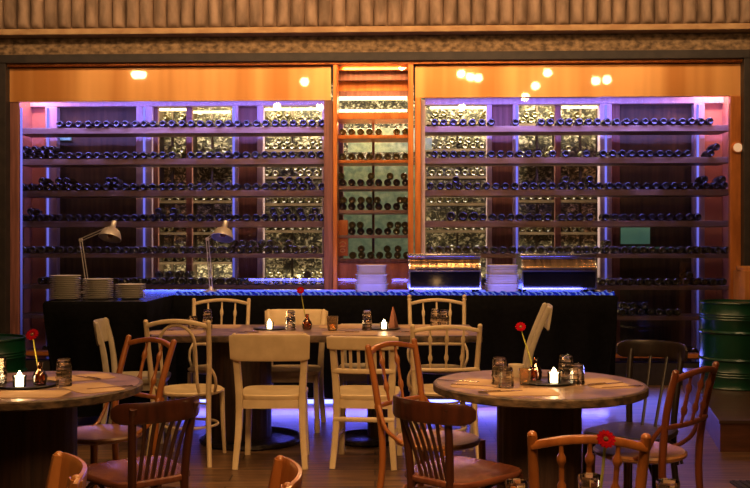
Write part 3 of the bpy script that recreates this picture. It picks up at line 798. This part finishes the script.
# far side
chair('spindle', back_at(221,7.5,R(180)), R(180), 'cream spindle back chair without finials on the far side of the long table', M_white, H=.945, W=.215, n=3, name='spindle_chair')
chair('panel', back_at(296,7.45,R(180)), R(180), 'cream board back chair on the far side of the long table behind the candle', M_white, H=.872, W=.215, name='board_back_chair')
chair('spindle', back_at(437,7.5,R(180)), R(180), 'cream spindle back chair with ball finials on the far side of the long table', M_white, H=.945, W=.215, n=3, finial=True, name='spindle_chair')
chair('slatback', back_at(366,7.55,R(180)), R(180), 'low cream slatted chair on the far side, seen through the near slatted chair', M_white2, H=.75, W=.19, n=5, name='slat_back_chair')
# side-on cream chairs
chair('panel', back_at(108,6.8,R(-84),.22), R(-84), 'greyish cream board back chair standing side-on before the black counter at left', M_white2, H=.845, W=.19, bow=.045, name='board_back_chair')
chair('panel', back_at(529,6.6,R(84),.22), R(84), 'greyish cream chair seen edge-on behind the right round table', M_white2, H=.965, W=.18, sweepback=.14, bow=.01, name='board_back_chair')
# around left round table
chair('spindle', back_at(138,4.93,R(140),.22), R(140), 'orange brown spindle back chair behind the left round table', M_orange, H=.885, W=.19, n=2, sweepback=.1, seatmat=M_seattan, name='spindle_chair')
chair('band', back_at(165,3.78,R(40),.25), R(40), 'dark brown chair with curved top band in front of the left round table', M_dark, H=.765, W=.135, n=6, ext=.055, sweepback=.05, seatmat=M_seatred, name='curved_band_chair')
chair('panel', back_at(47,2.5,R(116),.2), R(116), 'tan wooden chair back cut off by the bottom edge at far left', M_tan, H=.805, W=.15, sweepback=.05, bow=.045, name='board_back_chair')
chair('panel', back_at(264,2.45,R(99),.2), R(99), 'honey wood chair back just rising over the bottom edge left of centre', M_orange, H=.805, W=.15, sweepback=.05, bow=.045, name='board_back_chair')
# around right round table
chair('spindle', back_at(400,4.75,R(-127),.22), R(-127), 'honey brown tall spindle back chair between the long and the right round table', M_orange, H=.885, W=.195, n=2, seatmat=M_seattan, name='spindle_chair')
chair('band', back_at(422,3.78,R(-42),.25), R(-42), 'dark brown chair with curved top band and slats left of the right round table', M_dark, H=.765, W=.12, n=6, ext=.085, sweepback=.05, seatmat=M_seatred, name='curved_band_chair')
chair('spindle', back_at(588,2.85,R(-6),.25), R(-6), 'honey spindle back chair in the foreground with its back to us, right of centre', M_orange, H=.815, W=.165, n=3, seatmat=M_seattan, SHt=.42, name='spindle_chair')
chair('spindle', back_at(690,4.2,R(47),.24), R(47), 'red brown spindle back chair right of the right round table', M_red, H=.84, W=.2, n=3, seatmat=M_seattan, name='spindle_chair')
chair('band', back_at(655,5.0,R(140),.25), R(140), 'near black curved band chair behind the right round table', M_black, H=.87, W=.14, n=2, ext=.05, seatmat=M_black, name='curved_band_chair', band_h=.09)

# ------------------------------------------------------------------ tables
HT = .75
def pedestal(t, x, y, r, h, base_r=.0, nm='pedestal'):
    n = 40; m = MB()
    prof = [(r,0),(r,h)]
    rings = []
    for z in (0,.02,h-.02,h):
        rings.append([m.bm.verts.new((x+(r-.004*(k % 4 == 0))*math.cos(2*PI*k/(n*2)), y+(r-.004*(k % 4 == 0))*math.sin(2*PI*k/(n*2)), z+.02)) for k in range(n*2)])
    for a, b in zip(rings, rings[1:]):
        for k in range(n*2): m.bm.faces.new((a[k],a[(k+1)%(n*2)],b[(k+1)%(n*2)],b[k]))
    m.bm.faces.new(rings[0][::-1]); m.bm.faces.new(rings[-1])
    m.build(nm, M_stave, t)
    if base_r:
        MB().lathe([(0,0),(base_r,0),(base_r+.006,.01),(base_r,.03),(base_r-.02,.036),(base_r-.04,.028),(0,.028)], 40, (x,y,0)).build('base_plate', M_iron, t)
def round_table(cx, cy, label, r=.48):
    t = thing('round_table', label, 'table', (cx,cy,0))
    m = MB().lathe([(0,HT-.04),(r-.012,HT-.04),(r,HT-.034),(r,HT-.006),(r-.006,HT-.0005),(r-.02,HT-.0005)], 72); m.build('table_edge', M_edge, t)
    MB().lathe([(0,HT-.02),(r-.018,HT-.02),(r-.018,HT),(0,HT)], 72).build('table_top', M_slab, t)
    pedestal(t, 0, 0, .19, HT-.06, .28)
    return t
TR = (X(539,4.36), 4.36); TL = (X(33,4.30), 4.30)
round_table(*TR, 'round table on a dark staved barrel pedestal at right of centre')
round_table(*TL, 'round table on a dark staved barrel pedestal at the left edge')
TN = (.62, 1.93)
round_table(*TN, 'nearest round table, just below the bottom edge of the view')
# long table
HL = .77
t = thing('long_table', 'long rectangular dining table on two barrel pedestals before the black counter', 'table', (0,0,0))
m = MB().box(-1.50,.715,6.38,7.28,HL-.045,HL-.001, bev=.006); m.build('table_edge', M_edge, t)
MB().box(-1.49,.705,6.39,7.27,HL-.01,HL).build('table_top', M_slab, t)
pedestal(t, X(241,6.8), 6.8, .215, HL-.07, 0)
pedestal(t, X(378,6.8), 6.8, .075, HL-.07, 0, 'pedestal')
for px, rr in ((252,.36),(368,.235)):
    MB().lathe([(0,0),(rr,0),(rr+.008,.012),(rr,.03),(rr-.02,.036),(rr-.03,.026),(0,.026)], 48, (X(px,6.75),6.75,0)).build('base_plate', M_iron, t)

# ------------------------------------------------------------------ tableware
def inst(tree_root, used=[0]): pass
protos = {}
def tumbler(x, y, z, label, group, up=False, s=1.0, sx=None, mat=M_tumbler, name='tumbler'):
    key = ('tum', mat.name)
    if key not in protos:
        # upside-down tumbler: wide mouth on the table, facets
        o = MB().lathe([(.034,0),(.0365,.004),(.034,.018),(.0355,.024),(.0325,.04),(.034,.046),(.031,.062),(.032,.068),(.029,.086),(.024,.09),(0,.09),(0,.076),(.024,.076),(.0275,.07),(.0335,.004),(.034,0)], 11).build('tumbler', mat, smooth=False)
        C.objects.unlink(o); protos[key] = o.data
    o = bpy.data.objects.new(name, protos[key]); C.objects.link(o)
    o.location = (x,y,z+(.09*s if up else 0)); o.scale = (sx or s,sx or s,-s if up else s)
    return tag(o, label, 'glass', group)
def candle(x, y, z, label, lit=.9):
    t = thing('votive_candle', label, 'candle', (x,y,z))
    MB().lathe([(0,.002),(.024,.002),(.026,.02),(.027,.042),(.022,.046),(0,.046)], 20).build('wax', M_wax, t)
    MB().lathe([(0,.044),(.010,.05),(.008,.058),(0,.07)], 10).build('flame', M_flame, t)
    MB().lathe([(0,0),(.028,0),(.029,.035),(.031,.048),(.0295,.048),(.0278,.035),(.027,.0015),(0,.0015)], 20).build('glass_cup', M_cup, t)
    l = bpy.data.lights.new('candle_glow', 'POINT'); l.energy = lit; l.color = (1,.55,.2); l.shadow_soft_size = .03
    lo = bpy.data.objects.new('candle_glow', l); C.objects.link(lo); lo.parent = t; lo.location = (0,-.0,.13)
def flower_vase(x, y, z, head, label, vlabel, r=.028, sc=1.0, hs=1.0):
    """bottle-shaped vase and a gerbera leaning out of it; head = offset of the flower head"""
    t = thing('bottle_vase', vlabel, 'vase', (x,y,z)); t.scale = (sc,)*3
    MB().lathe([(0,0),(.026,0),(.032,.015),(.033,.035),(.026,.055),(.013,.07),(.012,.095),(.015,.1),(.013,.1),(.010,.095),(.011,.07),(.024,.055),(.031,.035),(.030,.016),(0,.004)], 20).build('vase_body', M_brownv, t)
    f = thing('cut_flower', label, 'flower', (x,y,z+.006)); h = Vector(head)
    P = smoothpts([(0,0,0), h*.4+Vector((0,0,.01)), h*.75, h], 5)
    MB().sweep(P, .0032, seg=6).build('stem', M_stem, f)
    d = (P[-1]-P[-3]).normalized(); d = (d+Vector((0,-1.6,.1))).normalized()
    M = Matrix.Translation(h) @ d.to_track_quat('Z','Y').to_matrix().to_4x4() @ Matrix.Scale(hs,4)
    m = MB()
    for k in range(26):
        a = 2*PI*k/26; Rm = M @ Matrix.Rotation(a, 4, 'Z')
        l1 = .030 if k % 2 else .026; zz = .006 if k % 2 else .001
        vs = [m.bm.verts.new(Rm @ Vector(p)) for p in ((.004,-.002,zz),(.014,-.0055,zz+.004),(l1-.004,-.005,zz+.003),(l1,0,zz+.001),(l1-.004,.005,zz+.003),(.014,.0055,zz+.004),(.004,.002,zz))]
        m.bm.faces.new(vs)
    m.build('petals', M_redp, f, smooth=False)
    m = MB().lathe([(0,-.006),(.006,-.004),(.009,.006),(.006,.011),(0,.012)], 14)
    for v in m.bm.verts: v.co = M @ v.co
    m.build('flower_core', M_core, f)
def mat_at(x, y, z, rz, label, w=.30, d=.2):
    P = [(w/2*math.copysign(abs(math.cos(a))**.3,math.cos(a)), d/2*math.copysign(abs(math.sin(a))**.3,math.sin(a))) for a in [2*PI*(i+.5)/32 for i in range(32)]]
    m = MB().prism(P,0,.0022)
    o = m.build('placemat', M_paper, loc=(x,y,z), rz=rz); tag(o, label, 'placemat')
def cutlery(x, y, z, rz, label, kind='knife'):
    t = thing('table_'+kind, label, kind, (x,y,z), rz)
    if kind == 'knife':
        MB().prism([(-.008,0),(.008,0),(.009,.06),(.004,.105),(-.008,.11)], 0, .002).build('blade', M_steelc, t)
        MB().sweep([(0,.002,.004),(0,-.05,.0045),(0,-.1,.004)], [.005,.007,.006], [.0035,.004,.0035]).build('handle', M_steelc, t)
    else:
        m = MB().prism([(-.003,-.1),(.003,-.1),(.004,.03),(.012,.05),(.012,.06),(-.012,.06),(-.012,.05),(-.004,.03)], 0, .003)
        for i in range(4): m.box(-.012+i*.0068,-.0092+i*.0068,.058,.1,0,.0025)
        m.build('fork_body', M_steelc, t)

# --- right round table
z = HT
rt = 'on the right round table'
mat_at(*at(478,4.33), z, R(70), 'paper placemat at the left rim of the right round table')
mat_at(*at(603,4.33), z, R(-75), 'paper placemat at the right rim of the right round table')
mat_at(*at(522,4.08), z, R(0), 'paper placemat at the near rim of the right round table', .30, .2)
zm = z+.0022
cutlery(*at(459,4.4), z, R(60), 'steel knife across the left rim of the right round table')
cutlery(*at(473,4.26), zm, R(68), 'steel fork on the left paper placemat of the right round table', 'fork')
cutlery(*at(500,4.08), zm, R(-72), 'steel knife in front of the tumblers on the right round table')
cutlery(*at(605,4.3), zm, R(-62), 'steel knife on the right rim placemat of the right round table')
cutlery(*at(622,4.22), zm, R(-72), 'steel fork on the right rim placemat of the right round table', 'fork')
gl = 'upturned tumblers on the right round table'
def tstack(px, y, z, where, n, grp, dz=.034):
    for k in range(n):
        tumbler(X(px,y), y, z+k*dz, ('%s upturned tumbler %s' % (['bottom','top'][k], where)) if n > 1 else 'single upturned tumbler '+where, grp)
tstack(499.5,4.30,z,'at the left of the right round table, rear',2,gl)
tstack(506,4.20,zm,'at the left of the right round table, front',1,gl)
tstack(566,4.38,z,'right of the candle on the right round table',2,gl)
tstack(577,4.33,z,'furthest right on the right round table',1,gl)
tumbler(X(525,4.3),4.3,z,'amber candle glass left of the candle on the right round table','amber glasses',up=True,s=.8,mat=M_amber,name='amber_glass')
MB_ = MB().lathe([(0,0),(.11,0),(.13,.008),(.128,.011),(.108,.004),(0,.004)], 32).build('candle_plate', M_darkplate, loc=(X(548,4.36),4.36,z)); tag(MB_, 'dark saucer under the candle on the right round table', 'plate')
candle(X(554,4.33),4.33,z+.0045,'lit white candle on the dark saucer on the right round table')
flower_vase(X(535,4.43),4.43,z+.0045,(-.066,0,.235),'dark red gerbera leaning left over the right round table','brown glass bottle vase on the dark saucer on the right round table', hs=.85)
m = MB().lathe([(0,0),(.025,0),(.035,.03),(.037,.06),(.034,.06),(.03,.03),(0,.01)], 20).build('cup', M_white2, loc=(X(516,4.55),4.55,z)); tag(m, 'small cream cup behind the amber glass on the right round table', 'cup')
# --- left round table
mat_at(*at(92,4.20), z, R(-50), 'paper placemat at the right rim of the left round table')
mat_at(*at(80,4.52), z, R(30), 'paper placemat at the far right of the left round table', .3, .2)
mat_at(*at(30,4.02), z, R(0), 'paper placemat at the near rim of the left round table', .3, .2)
cutlery(*at(88,4.5), zm, R(50), 'steel knife at the far right of the left round table')
cutlery(*at(110,4.2), zm, R(-60), 'steel fork at the right rim of the left round table', 'fork')
tstack(64,4.25,z,'beside the vase on the left round table',2,'upturned tumblers on the left round table')
tstack(-1,4.30,z,'cut by the left edge on the left round table',2,'upturned tumblers on the left round table')
o = MB().lathe([(0,0),(.11,0),(.13,.008),(.128,.011),(.108,.004),(0,.004)], 32).build('candle_plate', M_darkplate, loc=(X(28,4.26),4.26,z)); tag(o, 'dark saucer under the candle on the left round table', 'plate')
candle(X(19.5,4.22),4.22,z+.0045,'lit white candle on the dark saucer on the left round table')
flower_vase(X(40,4.26),4.26,z+.0045,(-.032,0,.215),'bright red gerbera standing over the left round table','brown glass bottle vase on the dark saucer on the left round table')
# --- nearest table
y = 2.13; s_ = F/y
tumbler(X(590,y),y,HT,'clear tumbler at the bottom edge in front of the honey spindle chair','glasses on the nearest table',up=True,s=1.3,sx=.75)
tumbler(X(517,y+.03),y+.03,HT,'clear tumbler barely showing at the bottom edge left of the honey chair','glasses on the nearest table',up=True,s=1.08,sx=.75)
tumbler(X(668,y+.03),y+.03,HT,'clear tumbler barely showing at the bottom edge under the red brown chair','glasses on the nearest table',up=True,s=1.08,sx=.75)
f0 = Vector((X(597,2.05),2.05,HT))
flower_vase(f0.x,f0.y,f0.z,(.018,-.0,Z(440,2.05)-HT-.006),'dark red gerbera with a yellow stem close to us at the bottom edge','small vase below the near gerbera on the nearest table', hs=.72)
# --- long table
z = HL; zl = z+.0022
for i, (px, yy) in enumerate(((175,6.6),(275,6.52),(350,6.55),(440,6.58),(215,7.1),(345,7.1),(425,7.1))):
    mat_at(*at(px,yy), z, 0, w=.38, d=.3, label='paper placemat on the long table ' + ['near side, leftmost','near side, in front of the solid board chair','near side, in front of the slatted chair','near side, rightmost','far side, leftmost','far side, in front of the middle candle','far side, rightmost'][i])
gg = 'upturned tumblers on the long table'
for px, yy, n, w in ((193,6.95,1,'far left of the long table'), (207.5,6.92,2,'left of the long table, beside the far spindle chair'), (290.5,6.8,2,'right of the left candle on the long table'),
                     (367,6.8,2,'left of the right candle on the long table'), (435,6.95,2,'in front of the finial chair, left one'), (444,6.9,2,'in front of the finial chair, right one')):
    tstack(px,yy,z,w,n,gg,dz=.05)
candle(X(269.5,6.85),6.85,z+.0045,'lit white candle on the left half of the long table')
candle(X(384,6.85),6.85,z+.0045,'lit white candle on the right half of the long table')
for px, w in ((270,'left'),(384,'right')):
    o = MB().lathe([(0,0),(.10,0),(.12,.008),(.118,.011),(.098,.004),(0,.004)], 32).build('candle_plate', M_darkplate, loc=(X(px,6.87),6.87,z)); tag(o, 'dark saucer under the %s candle on the long table' % w, 'plate')
flower_vase(X(307,6.85),6.85,z,(-.045,0,.27),'dark red gerbera leaning left over the middle of the long table','brown glass bottle vase between the glass stacks on the long table', sc=1.1)
tumbler(X(332.5,6.75),6.75,z,'amber glass in the middle of the long table','amber glasses',up=True,s=1.15,mat=M_amber,name='amber_glass')
m = MB()
m.lathe([(.038,0),(.036,.03),(.02,.1),(.004,.155),(0,.157)], 5, sy=.6)
o = m.build('folded_napkin', M_nap, loc=(X(393,6.95),6.95,z)); tag(o, 'terracotta napkin folded to a point right of the right candle on the long table', 'napkin')
for i, (px, yy, rz) in enumerate(((160,6.75,80),(345,6.6,85),(405,6.62,80),(245,6.6,75))):
    cutlery(*at(px,yy), zl if i else z, R(rz), 'steel knife on the long table ' + ['at its left end','in front of the amber glass','left of the near spindle chair','behind the hooped chair and board chair'][i])

# ------------------------------------------------------------------ lamps
def light(kind, name, loc, energy, col, size=.2, size_y=None, rot=(0,0,0), wall=False, spread=None):
    l = bpy.data.lights.new(name, kind); l.energy = energy; l.color = col
    if kind == 'AREA':
        l.size = size
        if size_y: l.shape = 'RECTANGLE'; l.size_y = size_y
        if spread: l.spread = spread
    else: l.shadow_soft_size = size
    if kind == 'SPOT': l.spot_size = spread or R(90); l.spot_blend = .6
    o = bpy.data.objects.new(name, l); C.objects.link(o)
    o.location = WP(*loc) if wall else loc
    o.rotation_euler = (rot[0], rot[1], rot[2]-(PHI if wall else 0))
    return o
def mirror(px, py, yv):  # real place of a lamp whose mirror image in the glass is seen at (px,py); yv = distance of the virtual image
    P = Vector((X(px,yv), yv, Z(py,yv))); n = Vector((SP,CP,0)); d = (P-Vector((0,YW,0))).dot(n)
    return P-2*d*n
LA = [(137,75,14.0,1.2),(143,75,14.3,1.2),(305,82,14.2,1.2),(320,107,15.6,1.9),(277,106,15.6,1.9),(402,66,14.2,1),
      (461,74,14.0,1.2),(470,77,14.1,1.1),(478,78,14.2,1.1),(525,97,14.8,1.1),(535,86,14.6,1.1),(547,73,14.3,1.1),(595,81,14.1,1.1),(606,80,14.3,1.2),(462,107,15.6,1.9)]
M_bulb = glassmat('bulb_glass', (1,1,1), 1.3)
for k, (px, py, yv, s) in enumerate(LA):
    p = mirror(px, py, yv)
    t = thing('pendant_bulb', 'bare pendant bulb hanging over the dining room, seen only mirrored in the copper and glass', 'pendant lamp', p, 0, 'bare pendant bulbs over the dining room')
    MB().lathe([(0,-.072),(.045,-.06),(.075,-.01),(.068,.015),(.022,.045),(0,.046)], 16).build('bulb', M_bulb, t)
    light('POINT', 'bulb_light', p+Vector((0,0,-.005)), 9*s, (1,.60,.28), .06)
    MB().lathe([(.017,.04),(.019,.045),(.019,.09),(.004,.1),(0,.1)], 12).build('socket', M_frame, t)
    MB().sweep([(0,0,.1),(0,0,4.7-p.z)], .004, seg=5).build('cord', M_frame, t)

WARM = (1,.56,.23)
# dining room: added warm area fills, no fixtures at these places
light('AREA', 'dining_fill', (-.3,6.1,4.4), 62, WARM, .7, rot=(R(-4),0,0))
light('AREA', 'dining_fill', (.9,4.0,4.5), 20, WARM, .5)
light('AREA', 'dining_fill', (-1.6,4.0,4.5), 18, WARM, .5)
light('AREA', 'dining_fill', (.2,.9,3.9), 30, WARM, .9, rot=(R(42),0,0), spread=R(62))  # added frontal fill for the near chair backs
for x in (-3.2,-1.1,1.1,3.2):
    light('AREA', 'wall_fill', (x,6.9,4.5), 36, (1,.62,.32), .5, .2, rot=(R(80),0,0))  # added fills that brighten the copper panels and ribbed band
light('AREA', 'shelf_fill', (0,5.2,4.6), 30, (1,.55,.25), 2.5, .3, rot=(R(62),0,0), spread=R(90))  # added front fill that warms the bottle shelves
# violet light just behind the glass header, shining down on the shelves
for a, b in ((12,322),(426,726)):
    u0, u1 = U(a), U(b)
    light('AREA', 'violet_led_bar', ((u0+u1)/2,.05,ZW(101)), 44, (.27,.24,1), u1-u0, .05, wall=True, rot=(R(22),0,0))
    light('AREA', 'violet_led_bar', ((u0+u1)/2,.55,ZW(88)), 7, (.42,.28,1), u1-u0, .08, wall=True)
    light('AREA', 'violet_front_bar', ((u0+u1)/2,.03,ZW(102.5)), 5, (.26,.24,1), u1-u0, .02, wall=True, rot=(R(-45),0,0))
    light('AREA', 'blue_floor_bar', ((u0+u1)/2,.3,.16), 5, (.15,.18,1), u1-u0, .08, wall=True, rot=(PI,0,0))
# warm light in the back of the cellar
for a, b, e in ((155,230,58),(263,321,66),(428,487,62),(519,600,62)):
    u0, u1 = U(a,1.2), U(b,1.2)
    light('AREA', 'cellar_warm', ((u0+u1)/2,1.3,3.2), e, (1,.86,.6), u1-u0, .25, wall=True, rot=(R(12),0,0))
    light('AREA', 'cellar_warm', ((u0+u1)/2,1.15,.5), e*.5, (1,.86,.6), u1-u0, .25, wall=True, rot=(R(125),0,0))
light('AREA', 'centre_bay_light', (U(373),.2,ZW(121)), 9, (1,.62,.28), .6, .06, wall=True)
light('AREA', 'centre_bay_light', (U(373),.06,ZW(66)), 9, (1,.55,.2), .6, .05, wall=True, rot=(R(20),0,0))
light('AREA', 'centre_bay_light', (U(373),.6,2.9), 14, (1,.65,.3), .6, .2, wall=True)
for px in (30,718):
    light('AREA', 'end_plaster_light', (U(px,.5),.5,3.1), 9, (1,.45,.4), .25, .1, wall=True)
# blue light behind and below the counter
light('AREA', 'counter_blue', (.15,9.1,HC+.03), 3.2, (.08,.12,1), 3.6, .05, rot=(R(-115),0,0))
light('AREA', 'counter_blue', (-2.0,9.15,HC+.03), 1.8, (.07,.12,1), .9, .05, rot=(R(-130),0,0))
light('AREA', 'rope_glow', (.15,8.07,HC+.02), 3.5, (.16,.16,1), 3.5, .03, rot=(R(112),0,0), spread=R(110))
light('AREA', 'floor_blue', (.15,8.05,.08), 34, (.17,.16,1), 3.6, .06, rot=(R(-20),0,0))
light('AREA', 'floor_blue', (2.5,9.1,.3), 5, (.15,.18,1), .9, .1, rot=(R(-60),0,0))

w = bpy.data.worlds.new('room_dark'); bpy.context.scene.world = w; w.use_nodes = True
w.node_tree.nodes['Background'].inputs[0].default_value = (.5,.28,.14,1); w.node_tree.nodes['Background'].inputs[1].default_value = .035

cam = bpy.data.cameras.new('camera'); co = bpy.data.objects.new('camera', cam); C.objects.link(co)
cam.sensor_width = 36; cam.lens = 36*F/750; co.location = (0,0,H0); co.rotation_euler = (R(90),0,0); cam.clip_end = 60
bpy.context.scene.camera = co
sc = bpy.context.scene
sc.view_settings.view_transform = 'Standard'; sc.view_settings.look = 'None'; sc.view_settings.exposure = .12; sc.view_settings.gamma = .93
